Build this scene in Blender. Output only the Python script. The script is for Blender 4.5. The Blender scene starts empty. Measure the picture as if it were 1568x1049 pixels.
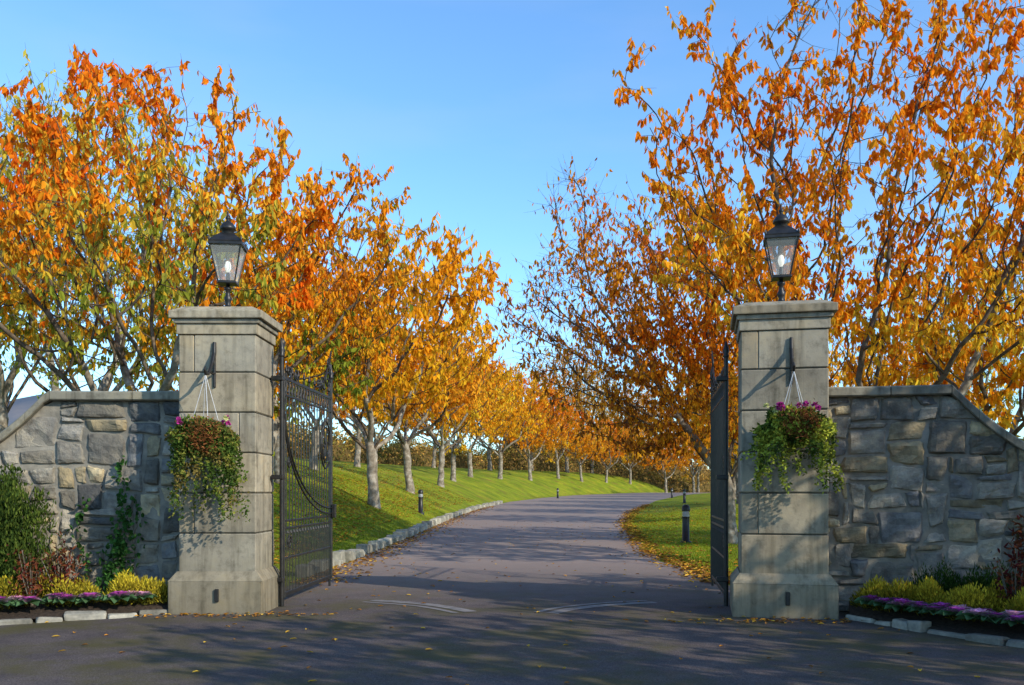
import bpy, bmesh, math, random
import numpy as np
from mathutils import Vector, kdtree, noise as mnoise
scene = bpy.context.scene
R = np.random.default_rng(7)
random.seed(7)

# ------------------------------------------------------------------ helpers
def nrm(a):
    return a / np.maximum(np.linalg.norm(a, axis=-1, keepdims=True), 1e-9)

def snoise(P, f, seed):
    r = np.random.default_rng(seed)
    out = np.zeros(len(P))
    for k in range(6):
        d = r.normal(size=3); d /= np.linalg.norm(d)
        out += np.sin((P @ d) * f * (1 + 0.35 * k) + r.uniform(0, 6.28))
    return out / 3.0

class MB:
    def __init__(s):
        s.v = []; s.n = 0; s.loops = []; s.starts = []; s.nl = 0; s.mi = []; s.col = []; s.sm = []
    def add(s, V, F, mat=0, col=(.5, .5, .5), smooth=False):
        V = np.asarray(V, dtype=np.float64).reshape(-1, 3)
        F = np.asarray(F, dtype=np.int64)
        m, k = F.shape
        s.v.append(V); s.loops.append((F + s.n).ravel())
        s.starts.append(np.arange(m) * k + s.nl)
        s.nl += m * k; s.n += len(V)
        s.mi.append(np.full(m, mat)); s.sm.append(np.full(m, smooth))
        c = np.asarray(col, dtype=np.float64)
        if c.ndim == 1: c = np.tile(c, (m, 1))
        s.col.append(np.repeat(c, k, axis=0))
    def mesh(s, name, mats):
        me = bpy.data.meshes.new(name)
        V = np.concatenate(s.v); Lp = np.concatenate(s.loops); St = np.concatenate(s.starts)
        me.vertices.add(len(V)); me.vertices.foreach_set("co", V.astype(np.float32).ravel())
        me.loops.add(len(Lp)); me.loops.foreach_set("vertex_index", Lp.astype(np.int32))
        me.polygons.add(len(St)); me.polygons.foreach_set("loop_start", St.astype(np.int32))
        me.polygons.foreach_set("material_index", np.concatenate(s.mi).astype(np.int32))
        me.polygons.foreach_set("use_smooth", np.concatenate(s.sm).astype(bool))
        me.update(calc_edges=True)
        a = me.attributes.new("Col", 'FLOAT_COLOR', 'CORNER')
        C = np.concatenate(s.col); C = np.concatenate([C, np.ones((len(C), 1))], axis=1)
        a.data.foreach_set("color", C.astype(np.float32).ravel())
        for m in mats: me.materials.append(m)
        return me
    def obj(s, name, mats, loc=(0, 0, 0), rz=0, sc=1.0):
        return place(name, s.mesh(name, mats), loc, rz, sc)

def place(name, me, loc=(0, 0, 0), rz=0, sc=1.0):
    o = bpy.data.objects.new(name, me)
    o.location = loc; o.rotation_euler = (0, 0, rz)
    o.scale = (sc, sc, sc) if not hasattr(sc, '__len__') else sc
    scene.collection.objects.link(o)
    return o

def box(mb, c, size, mat=0, col=(.5, .5, .5), bev=0.0, rz=0.0, taper=1.0, jit=0.0, seg=1):
    bm = bmesh.new()
    bmesh.ops.create_cube(bm, size=1)
    for v in bm.verts:
        t = taper if v.co.z > 0 else 1.0
        v.co = Vector((v.co.x * size[0] * t, v.co.y * size[1] * t, v.co.z * size[2]))
        if jit: v.co += Vector([random.uniform(-jit, jit) for _ in range(3)])
    if bev: bmesh.ops.bevel(bm, geom=bm.edges[:], offset=bev, segments=seg, affect='EDGES', profile=0.6)
    bmesh.ops.triangulate(bm, faces=[f for f in bm.faces if len(f.verts) != 4])
    cz, sz = math.cos(rz), math.sin(rz)
    V = np.array([[v.co.x * cz - v.co.y * sz + c[0], v.co.x * sz + v.co.y * cz + c[1], v.co.z + c[2]] for v in bm.verts])
    bm.verts.index_update()
    q = [[v.index for v in f.verts] for f in bm.faces if len(f.verts) == 4]
    t = [[v.index for v in f.verts] for f in bm.faces if len(f.verts) == 3]
    if q: mb.add(V, q, mat, col)
    if t: mb.add(V, t, mat, col)
    bm.free()

def segs(mb, p0, p1, r0, r1, k=5, mat=0, col=(.5, .5, .5), T0=None, T1=None):
    p0 = np.atleast_2d(p0).astype(float); p1 = np.atleast_2d(p1).astype(float); n = len(p0)
    r0 = np.broadcast_to(r0, (n,)).astype(float); r1 = np.broadcast_to(r1, (n,)).astype(float)
    d = nrm(p1 - p0)
    ref = np.where(np.abs(d[:, 2:3]) < 0.8, np.array([[0, 0, 1.]]), np.array([[1., 0, 0]]))
    ref = nrm(np.cross(d, ref))
    if T0 is None: T0 = d
    if T1 is None: T1 = d
    ang = np.arange(k) / k * 2 * np.pi
    rings = []
    for p, r, T in ((p0, r0, T0), (p1, r1, T1)):
        u = nrm(ref - (ref * T).sum(1, keepdims=True) * T); w = np.cross(T, u)
        ring = p[:, None, :] + r[:, None, None] * (np.cos(ang)[None, :, None] * u[:, None, :] + np.sin(ang)[None, :, None] * w[:, None, :])
        rings.append(ring)
    V = np.concatenate(rings, axis=1).reshape(-1, 3)
    b = np.arange(n)[:, None] * 2 * k; i = np.arange(k)[None, :]; j = (i + 1) % k
    F = np.stack([b + i, b + j, b + j + k, b + i + k], axis=2).reshape(-1, 4)
    c = np.asarray(col, float)
    if c.ndim == 2: c = np.repeat(c, k, axis=0)
    mb.add(V, F, mat, c, smooth=(k > 4))

def tube(mb, pts, r, k=6, mat=0, col=(.5, .5, .5)):
    P = np.array(pts, float); r = np.broadcast_to(r, (len(P),)).astype(float)
    d = nrm(P[1:] - P[:-1]); T = np.vstack([d[:1], nrm(d[1:] + d[:-1]) if len(d) > 1 else np.zeros((0, 3)), d[-1:]])
    segs(mb, P[:-1], P[1:], r[:-1], r[1:], k, mat, col, T[:-1], T[1:])

def lathe(mb, prof, k=20, mat=0, col=(.5, .5, .5), c=(0, 0, 0), rot=0.0, smooth=True):
    ang = np.arange(k) / k * 2 * np.pi + rot
    V = np.array([[c[0] + r * math.cos(a), c[1] + r * math.sin(a), c[2] + z] for r, z in prof for a in ang])
    F = [[i * k + j, i * k + (j + 1) % k, (i + 1) * k + (j + 1) % k, (i + 1) * k + j] for i in range(len(prof) - 1) for j in range(k)]
    mb.add(V, F, mat, col, smooth)

def leaves(mb, P, D, L, W, col, mat=0, simple=False, rng=R, side=None):
    n = len(P); D = nrm(D)
    L = np.broadcast_to(L, (n,))[:, None]; W = np.broadcast_to(W, (n,))[:, None]
    if side is None: side = nrm(np.cross(D, rng.normal(size=(n, 3))))
    N = np.cross(D, side)
    if simple:
        V = np.stack([P, P + D * L * .45 + side * W * .5 + N * W * .12, P + D * L, P + D * L * .45 - side * W * .5 + N * W * .12], axis=1)
        F = np.arange(n)[:, None] * 4 + np.arange(4)[None, :]
        mb.add(V.reshape(-1, 3), F, mat, col)
    else:
        V = np.stack([P, P + D * L * .28 + side * W * .46 + N * W * .18, P + D * L * .66 + side * W * .42 + N * W * .14,
                      P + D * L - N * W * .25, P + D * L * .66 - side * W * .42 + N * W * .14, P + D * L * .28 - side * W * .46 + N * W * .18], axis=1)
        b = np.arange(n)[:, None] * 6
        F = np.stack([b + np.array([[0, 1, 2, 3]]), b + np.array([[0, 3, 4, 5]])], axis=1).reshape(-1, 4)
        mb.add(V.reshape(-1, 3), F, mat, np.repeat(col, 2, axis=0))

# ------------------------------------------------------------------ materials
class NT:
    def __init__(s, name):
        s.m = bpy.data.materials.new(name); s.m.use_nodes = True
        s.t = s.m.node_tree; s.t.nodes.clear()
        s.out = s.n('ShaderNodeOutputMaterial')
    def n(s, typ, **kw):
        nd = s.t.nodes.new(typ)
        for k, v in kw.items(): setattr(nd, k, v)
        return nd
    def l(s, a, b): s.t.links.new(a, b)
    def noise(s, scale, detail=4, rough=.6, vec=None):
        nd = s.n('ShaderNodeTexNoise'); nd.inputs['Scale'].default_value = scale
        nd.inputs['Detail'].default_value = detail; nd.inputs['Roughness'].default_value = rough
        if vec is None:
            if not hasattr(s, 'tc'): s.tc = s.n('ShaderNodeTexCoord')
            vec = s.tc.outputs['Object']
        s.l(vec, nd.inputs['Vector']); return nd.outputs['Fac']
    def ramp(s, fac, stops):
        nd = s.n('ShaderNodeValToRGB'); e = nd.color_ramp.elements
        while len(e) < len(stops): e.new(.5)
        for el, (p, c) in zip(e, stops):
            el.position = p; el.color = (*c, 1) if hasattr(c, '__len__') else (c, c, c, 1)
        s.l(fac, nd.inputs['Fac']); return nd.outputs['Color']
    def mix(s, fac, a, b, mode='MIX'):
        nd = s.n('ShaderNodeMix', data_type='RGBA', blend_type=mode)
        for val, idx in ((fac, 0), (a, 6), (b, 7)):
            if hasattr(val, 'node'): s.l(val, nd.inputs[idx])
            elif hasattr(val, '__len__'): nd.inputs[idx].default_value = (*val, 1)
            else: nd.inputs[idx].default_value = val
        return nd.outputs[2]
    def attr(s):
        nd = s.n('ShaderNodeAttribute'); nd.attribute_name = 'Col'; return nd.outputs['Color']
    def bsdf(s, color, rough=.8, bump=None, bs=.3, bd=.02, metallic=0, spec=.3):
        b = s.n('ShaderNodeBsdfPrincipled')
        if hasattr(color, 'node'): s.l(color, b.inputs['Base Color'])
        else: b.inputs['Base Color'].default_value = (*color, 1)
        b.inputs['Roughness'].default_value = rough
        b.inputs['Metallic'].default_value = metallic
        b.inputs['Specular IOR Level'].default_value = spec
        if bump is not None:
            bn = s.n('ShaderNodeBump'); bn.inputs['Strength'].default_value = bs; bn.inputs['Distance'].default_value = bd
            s.l(bump, bn.inputs['Height']); s.l(bn.outputs['Normal'], b.inputs['Normal'])
        s.l(b.outputs[0], s.out.inputs[0]); return b

def leaf_mat(name, trans=.45, vary=True):
    t = NT(name); c = t.attr()
    if vary:
        oi = t.n('ShaderNodeObjectInfo')
        hs = t.n('ShaderNodeHueSaturation')
        mr = t.n('ShaderNodeMapRange'); mr.inputs['To Min'].default_value = .488; mr.inputs['To Max'].default_value = .514
        t.l(oi.outputs['Random'], mr.inputs['Value']); t.l(mr.outputs[0], hs.inputs['Hue']); t.l(c, hs.inputs['Color']); c = hs.outputs['Color']
    b = t.n('ShaderNodeBsdfDiffuse'); t.l(c, b.inputs['Color'])
    tr = t.n('ShaderNodeBsdfTranslucent'); t.l(c, tr.inputs['Color'])
    mx = t.n('ShaderNodeMixShader'); mx.inputs[0].default_value = trans
    t.l(b.outputs[0], mx.inputs[1]); t.l(tr.outputs[0], mx.inputs[2]); t.l(mx.outputs[0], t.out.inputs[0])
    return t.m
M_leaf = leaf_mat('autumn_leaf', .48)
M_plant = leaf_mat('plant_leaf', .25, False)
M_litter = leaf_mat('fallen_leaf', .1, False)

t = NT('bark')
n1 = t.noise(6, 4)
c = t.mix(1., t.attr(), t.ramp(n1, [(.3, (.11, .09, .065)), (.5, (.24, .20, .15)), (.7, (.42, .38, .31))]), 'MULTIPLY')
b = t.n('ShaderNodeBsdfDiffuse'); t.l(c, b.inputs['Color']); t.l(b.outputs[0], t.out.inputs[0]); M_bark = t.m

t = NT('ashlar_stone')
n1 = t.noise(1.4, 5, .65); n2 = t.noise(60, 3); n3 = t.noise(7, 6, .7)
c = t.mix(.8, t.attr(), t.ramp(n1, [(.3, (.58, .56, .54)), (.55, (1., .98, .93)), (.75, (1.3, 1.15, .90))]), 'MULTIPLY')
c = t.mix(.65, c, t.ramp(n3, [(.33, (.42, .41, .37)), (.5, (1, 1, 1)), (.75, (1.2, 1.15, 1.))]), 'MULTIPLY')
mp = t.n('ShaderNodeMapping'); mp.inputs['Scale'].default_value = (5, 5, .5); t.l(t.tc.outputs['Object'], mp.inputs[0])
c = t.mix(.7, c, t.ramp(t.noise(1.6, 4, .6, mp.outputs[0]), [(.3, (.36, .35, .32)), (.52, (1, 1, 1))]), 'MULTIPLY')
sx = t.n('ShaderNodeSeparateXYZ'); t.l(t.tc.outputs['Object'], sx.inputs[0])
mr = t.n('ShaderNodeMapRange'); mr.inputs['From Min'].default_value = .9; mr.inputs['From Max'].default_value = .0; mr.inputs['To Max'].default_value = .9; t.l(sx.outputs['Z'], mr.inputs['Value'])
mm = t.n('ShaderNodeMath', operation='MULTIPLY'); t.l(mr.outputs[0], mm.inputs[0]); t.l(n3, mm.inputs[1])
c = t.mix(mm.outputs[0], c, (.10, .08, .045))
t.bsdf(c, .85, n2, .35, .006); M_ashlar = t.m

t = NT('rubble_stone')
n1 = t.noise(5, 6, .7); n2 = t.noise(28, 5, .7); n3 = t.noise(1.1, 3)
c = t.mix(.9, t.attr(), t.ramp(n1, [(.28, (.36, .35, .37)), (.5, (.95, .95, .95)), (.72, (1.65, 1.55, 1.35))]), 'MULTIPLY')
c = t.mix(.5, c, t.ramp(n3, [(.35, (.7, .70, .71)), (.65, (1.25, 1.13, .92))]), 'MULTIPLY')
t.bsdf(c, .88, n2, .8, .025); M_rubble = t.m

t = NT('mortar'); n2 = t.noise(50, 4)
t.bsdf(t.ramp(t.noise(4, 4), [(.3, (.12, .11, .09)), (.7, (.30, .265, .21))]), .95, n2, .6, .01); M_mortar = t.m

t = NT('asphalt')
n2 = t.noise(90, 3, .7); n3 = t.noise(2.2, 5, .6)
c = t.ramp(n2, [(.3, (.045, .036, .035)), (.5, (.092, .073, .068)), (.72, (.19, .155, .14))])
c = t.mix(.8, c, t.ramp(n3, [(.3, (.66, .66, .66)), (.6, (1.12, 1.09, 1.05))]), 'MULTIPLY')
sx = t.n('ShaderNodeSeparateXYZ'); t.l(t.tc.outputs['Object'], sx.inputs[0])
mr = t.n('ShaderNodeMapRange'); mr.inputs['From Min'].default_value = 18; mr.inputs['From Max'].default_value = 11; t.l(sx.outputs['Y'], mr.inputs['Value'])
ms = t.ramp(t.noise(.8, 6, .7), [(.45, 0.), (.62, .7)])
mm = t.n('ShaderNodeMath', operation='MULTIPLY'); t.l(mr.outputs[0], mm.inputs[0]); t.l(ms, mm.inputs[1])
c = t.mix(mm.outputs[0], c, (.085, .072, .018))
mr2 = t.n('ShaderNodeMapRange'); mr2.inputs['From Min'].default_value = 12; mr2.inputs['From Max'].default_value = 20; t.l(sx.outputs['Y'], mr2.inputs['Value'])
c = t.mix(mr2.outputs[0], c, t.mix(.7, c, (.34, .26, .215)))  # sunlight painted into the colour: drive past the gates paler than the forecourt
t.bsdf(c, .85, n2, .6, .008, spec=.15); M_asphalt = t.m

t = NT('lawn_ground')
n1 = t.noise(.5, 5, .6); n2 = t.noise(14, 4, .7)
c = t.ramp(n1, [(.3, (.10, .15, .010)), (.5, (.19, .245, .015)), (.7, (.31, .31, .022))])
c = t.mix(.7, c, t.ramp(n2, [(.3, (.4, .42, .35)), (.6, (1.25, 1.15, 1.))]), 'MULTIPLY')
c = t.mix(t.ramp(t.noise(.6, 7, .75), [(.52, 0.), (.65, .75)]), c, (.19, .11, .03))
t.bsdf(c, .95, n2, .9, .06, spec=.1); M_lawn = t.m

t = NT('soil'); n2 = t.noise(25, 4)
t.bsdf(t.ramp(n2, [(.3, (.02, .013, .009)), (.7, (.06, .04, .027))]), .95, n2, .8, .03); M_soil = t.m
t = NT('thicket_ground'); n2 = t.noise(2.5, 6, .75)
t.bsdf(t.ramp(n2, [(.3, (.06, .055, .02)), (.5, (.16, .11, .04)), (.7, (.30, .18, .06))]), .95, n2, 1, .4, spec=0); M_thick = t.m
t = NT('kerb_stone'); n2 = t.noise(22, 4)
t.bsdf(t.mix(.8, t.attr(), t.ramp(t.noise(8, 5), [(.3, (.5, .5, .48)), (.7, (1.4, 1.35, 1.25))]), 'MULTIPLY'), .9, n2, .6, .012); M_kerb = t.m
t = NT('black_iron'); n2 = t.noise(60, 3)
t.bsdf(t.ramp(t.noise(9, 4), [(.35, (.012, .012, .012)), (.75, (.04, .032, .025))]), .42, n2, .2, .002, metallic=.3, spec=.5); M_iron = t.m
t = NT('lantern_glass')
tb = t.n('ShaderNodeBsdfTransparent'); tb.inputs[0].default_value = (.93, .95, .95, 1)
gl = t.n('ShaderNodeBsdfGlossy'); gl.inputs['Roughness'].default_value = .08
df = t.n('ShaderNodeBsdfDiffuse'); df.inputs[0].default_value = (.8, .8, .75, 1)
m1 = t.n('ShaderNodeMixShader'); m1.inputs[0].default_value = .08; m2 = t.n('ShaderNodeMixShader'); m2.inputs[0].default_value = .18
t.l(tb.outputs[0], m1.inputs[1]); t.l(gl.outputs[0], m1.inputs[2]); t.l(m1.outputs[0], m2.inputs[1]); t.l(df.outputs[0], m2.inputs[2]); t.l(m2.outputs[0], t.out.inputs[0])
M_glass = t.m
t = NT('bulb'); b = t.bsdf((.9, .88, .8), .3); b.inputs['Emission Color'].default_value = (1, .9, .7, 1); b.inputs['Emission Strength'].default_value = .6; M_bulb = t.m
t = NT('steel_band'); t.bsdf((.5, .5, .5), .45, metallic=.2); M_band = t.m
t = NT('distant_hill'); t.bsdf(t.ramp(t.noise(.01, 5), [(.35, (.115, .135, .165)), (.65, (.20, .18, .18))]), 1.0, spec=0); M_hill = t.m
t = NT('coir'); n2 = t.noise(60, 3); t.bsdf(t.ramp(n2, [(.3, (.03, .02, .01)), (.7, (.12, .07, .035))]), .95, n2, .8, .02); M_coir = t.m
t = NT('paving_stone'); n2 = t.noise(60, 3); t.bsdf(t.ramp(t.noise(6, 4), [(.3, (.11, .10, .09)), (.7, (.25, .22, .20))]), .8, n2, .3, .004); M_pave = t.m

# ------------------------------------------------------------------ terrain
LE = np.array([(-60, -3.6), (18, -3.6), (30, -3.2), (45, -2.86), (60, -2.1), (80, -.23), (100, 3.3), (120, 8.2), (140, 16.6), (160, 27), (3000, 900)], float)
RE = np.array([(-60, 3.5), (17, 3.45), (22.7, 3.3), (36.5, 4.4), (52, 6.7), (84.6, 13.3), (117, 21.4), (140, 29), (160, 38), (3000, 912)], float)
def le(y): return np.interp(y, LE[:, 0], LE[:, 1])
def re(y): return np.interp(y, RE[:, 0], RE[:, 1])
def sstep(a, b, x):
    q = np.clip((x - a) / (b - a), 0, 1); return q * q * (3 - 2 * q)
def gz(x, y):
    x = np.asarray(x, float); y = np.asarray(y, float)
    base = .012 * (np.clip(y, 20, 150) - 20)
    sl = np.maximum(0, le(y) - x - .6); sr = np.maximum(0, x - re(y) - .6)
    h = 3.7 * np.tanh(sl / 8.3) * sstep(15, 36, y)
    h2 = 1.0 * np.tanh(sr / 14) * sstep(20, 50, y)
    bumps = .05 * (np.sin(x * .7 + y * .31) + np.sin(x * .29 - y * .53)) * np.clip((sl + sr) / 4, 0, 1) * sstep(15, 25, y)
    return base + h + h2 + bumps
xs = np.concatenate([[-3000, -1500, -700, -300, -150, -100, -80, -60, -50], np.arange(-40, 60.1, .5), [70, 80, 100, 150, 300, 700, 1500, 3000]])
ys = np.concatenate([[-300, -100, -40, -20, 0, 10], np.arange(12, 80, 1.), np.arange(80, 200, 2.), [210, 230, 260, 320, 500, 900, 1800, 3500]])
X, Y = np.meshgrid(xs, ys); Z = gz(X, Y)
nx, ny = len(xs), len(ys)
ii, jj = np.meshgrid(np.arange(nx - 1), np.arange(ny - 1)); b = (jj * nx + ii).ravel()
mb = MB(); mb.add(np.stack([X, Y, Z], -1).reshape(-1, 3), np.stack([b, b + 1, b + nx + 1, b + nx], 1), smooth=True)
mb.obj('ground', [M_lawn])

# driveway
mb = MB()
yy = np.concatenate([[12, 14, 16, 18], np.arange(20, 160.1, 1.)])
nc = 6
for_v = []
for y in yy:
    l_, r_ = le(y), re(y)
    wob = .10 * math.sin(y * 1.3) + .07 * math.sin(y * 3.1 + 1)
    wr = .12 * math.sin(y * 1.7 + 2) + .06 * math.sin(y * 3.7)
    for q in range(nc): 
        for_v.append((l_ + wob * .3 + (r_ + wr - l_) * q / (nc - 1), y, float(.012 * (max(20, min(y, 150)) - 20)) + .006))
F = [[i * nc + j, i * nc + j + 1, (i + 1) * nc + j + 1, (i + 1) * nc + j] for i in range(len(yy) - 1) for j in range(nc - 1)]
mb.add(for_v, F)
mb.add([(-60, -40, .006), (60, -40, .006), (60, 12, .006), (-60, 12, .006)], [[0, 1, 2, 3]])
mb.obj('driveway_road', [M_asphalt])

# curved gate tracks
for pts in ([(.38, 11.4), (.62, 11.8), (1.0, 12.15), (1.4, 12.4), (1.9, 12.6)], [(-.62, 11.4), (-.88, 11.8), (-1.2, 12.15), (-1.6, 12.4), (-2.0, 12.6)]):
    mb = MB(); P = np.array(pts); tt = np.linspace(0, 4, 25)
    P = np.stack([np.interp(tt, range(5), P[:, 0]), np.interp(tt, range(5), P[:, 1])], 1)
    for _ in range(4): P[1:-1] = (P[:-2] + P[1:-1] * 2 + P[2:]) / 4
    d = nrm(np.gradient(P, axis=0)); nn = np.stack([-d[:, 1], d[:, 0]], 1)
    for (o0, o1) in ((-.22, -.04), (.04, .13)):
        V = np.concatenate([np.c_[P + nn * o0, np.full(25, .011)], np.c_[P + nn * o1, np.full(25, .011)]])
        mb.add(V, [[i, i + 1, i + 26, i + 25] for i in range(24)])
    mb.obj('gate_track_paving', [M_pave])

def kerb_line(mb, pts, hgt=.14, lo=.3, hi=.6, dep=.2, zf=None, base=(.30, .28, .24)):
    P = np.array(pts, float); L = np.r_[0, np.cumsum(np.linalg.norm(np.diff(P, axis=0), axis=1))]
    s = 0
    while s < L[-1] - .1:
        ln = random.uniform(lo, hi); m = min(s + ln / 2, L[-1])
        x = np.interp(m, L, P[:, 0]); y = np.interp(m, L, P[:, 1])
        x2 = np.interp(m + .1, L, P[:, 0]); y2 = np.interp(m + .1, L, P[:, 1]); x1 = np.interp(m - .1, L, P[:, 0]); y1 = np.interp(m - .1, L, P[:, 1])
        a = math.atan2(y2 - y1, x2 - x1) + random.uniform(-.12, .12)
        z0 = float(zf(x, y)) if zf else 0.0
        h = hgt * random.uniform(.6, 1.35); g = random.uniform(.6, 1.25)
        box(mb, (x + random.uniform(-.03, .03), y + random.uniform(-.02, .02), z0 + h / 2 - .03), (ln - .02, dep * random.uniform(.75, 1.25), h + .06), 0, [c * g for c in base], bev=.03, rz=a, jit=.024, seg=2)
        s += ln
mb = MB()
kerb_line(mb, [(le(y) - .12, y) for y in np.arange(16.2, 75, 1.)], .20, .28, .75, .28, lambda x, y: .012 * (max(20, y) - 20), (.34, .32, .26))
mb.obj('kerb_stones', [M_kerb])

# ------------------------------------------------------------------ pillars
def pillar(loc, b, w, dp, seed):
    random.seed(seed); mb = MB()
    def tone():
        g = random.uniform(.80, 1.16); k = random.uniform(-.012, .012); return (.33 * g + k, .285 * g, .21 * g - k)
    box(mb, (0, 0, .19), (w + .2, dp + .2, .44), 0, tone(), bev=.012)
    h0, h1 = .1, .012
    V = [(sx * (w / 2 + h0), sy * (dp / 2 + h0), .41) for sx, sy in ((-1, -1), (1, -1), (1, 1), (-1, 1))] + [(sx * (w / 2 + h1), sy * (dp / 2 + h1), .53) for sx, sy in ((-1, -1), (1, -1), (1, 1), (-1, 1))]
    mb.add(V, [[i, (i + 1) % 4, (i + 1) % 4 + 4, i + 4] for i in range(4)], 0, tone())
    box(mb, (0, 0, 1.9), (w - .035, dp - .035, 2.9), 0, (.08, .075, .06))
    z = .50; hs = [.50, .50, .50, .50, .50, .47]
    for i, h in enumerate(hs):
        if i % 2 == 0:
            box(mb, (0, 0, z + h / 2), (w, dp, h - .014), 0, tone(), bev=.012)
        else:
            sp = w * (.2 if i % 4 == 1 else .78)
            box(mb, (-w / 2 + sp / 2, 0, z + h / 2), (sp - .006, dp, h - .014), 0, tone(), bev=.010)
            box(mb, (w / 2 - (w - sp) / 2, 0, z + h / 2), (w - sp - .006, dp, h - .014), 0, tone(), bev=.010)
        z += h
    for e, h, bv in ((.04, .13, .012), (.10, .06, .02), (.19, .10, .014)):
        box(mb, (0, 0, z + h / 2), (w + e, dp + e, h), 0, tone(), bev=bv, seg=2); z += h
    box(mb, (0, 0, z + .03), (w + .16, dp + .16, .07), 0, tone(), bev=0, taper=.75)
    box(mb, (.03, -(dp + .2) / 2 - .015, .24), (.05, .03, .16), 1, (.02, .02, .02), bev=.006)
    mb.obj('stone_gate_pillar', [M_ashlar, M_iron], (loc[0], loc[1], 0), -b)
    return z + .06
B_L, B_R = math.radians(0), math.radians(12)
WL_, DL_, WR_, DR_ = .96, .86, 1.02, .95
CL, CR = (-3.66, 11.78), (3.38, 11.48)
ztop = pillar(CL, B_L, WL_, DL_, 3)
pillar(CR, B_R, WR_, DR_, 5)

def lantern(loc, rz):
    mb = MB(); K = (.02, .02, .02)
    lathe(mb, [(0.001, .06), (.13, .055), (.15, .03), (.15, 0)][::-1], 20, 2, (.25, .24, .2))
    lathe(mb, [(.09, .05), (.085, .07), (.05, .09), (.035, .12), (.05, .16), (.055, .19), (.035, .22), (.03, .27), (.055, .29), (.055, .31), (.025, .33), (.03, .36)], 16, 0, K)
    zb, zt, wb, wt = .37, .79, .115, .215
    box(mb, (0, 0, zb - .005), (wb * 2 + .03, wb * 2 + .03, .03), 0, K, bev=.005)
    box(mb, (0, 0, zt + .005), (wt * 2 + .04, wt * 2 + .04, .035), 0, K, bev=.005)
    cs = ((-1, -1), (1, -1), (1, 1), (-1, 1))
    for sx_, sy_ in cs: tube(mb, [(sx_ * wb, sy_ * wb, zb), (sx_ * wt, sy_ * wt, zt)], .011, 6, 0, K)
    for i in range(4):
        a, b = cs[i], cs[(i + 1) % 4]; e = .985
        mb.add([(a[0] * wb * e, a[1] * wb * e, zb + .01), (b[0] * wb * e, b[1] * wb * e, zb + .01), (b[0] * wt * e, b[1] * wt * e, zt - .012), (a[0] * wt * e, a[1] * wt * e, zt - .012)], [[0, 1, 2, 3]], 1)
        tube(mb, [(a[0] * wt * .6, a[1] * wt * .6, zb - .02), (a[0] * wb, a[1] * wb, zb)], .008, 5, 0, K)
    prof = [(.235, zt + .02), (.24, zt + .035), (.18, zt + .085), (.12, zt + .13), (.09, zt + .15)]
    lathe(mb, [(r * 1.36, z) for r, z in prof], 4, 0, K, rot=math.pi / 4, smooth=False)
    for sx_, sy_ in cs: lathe(mb, [(.012, 0), (.018, .02), (.004, .06)], 8, 0, K, (sx_ * .22, sy_ * .22, zt + .03))
    lathe(mb, [(.085, zt + .14), (.085, zt + .19), (.115, zt + .20), (.11, zt + .23), (.075, zt + .275), (.03, zt + .30), (.02, zt + .315), (.035, zt + .33), (.035, zt + .345), (.012, zt + .365), (.016, zt + .39), (.001, zt + .43)], 16, 0, K)
    lathe(mb, [(.03, zb + .01), (.03, zb + .09), (.02, zb + .12)], 12, 0, K)
    lathe(mb, [(.015, zb + .12), (.04, zb + .16), (.045, zb + .20), (.03, zb + .245), (.001, zb + .26)], 14, 3)
    mb.obj('gate_lantern', [M_iron, M_glass, M_ashlar, M_bulb], (loc[0], loc[1], ztop - .02), rz, (.9, .9, 1.1))
lantern(CL, -B_L + .12); lantern(CR, -B_R - .02)

# ------------------------------------------------------------------ rubble walls
def cr(pts, n=12):
    P = np.array(pts, float); P = np.vstack([2 * P[0] - P[1], P, 2 * P[-1] - P[-2]]); out = []
    for i in range(1, len(P) - 2):
        for k in range(n):
            q = k / n; a, b, c, d = P[i - 1], P[i], P[i + 1], P[i + 2]
            out.append(.5 * ((2 * b) + (-a + c) * q + (2 * a - 5 * b + 4 * c - d) * q * q + (-a + 3 * b - 3 * c + d) * q ** 3))
    out.append(P[-2]); return np.array(out)

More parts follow.
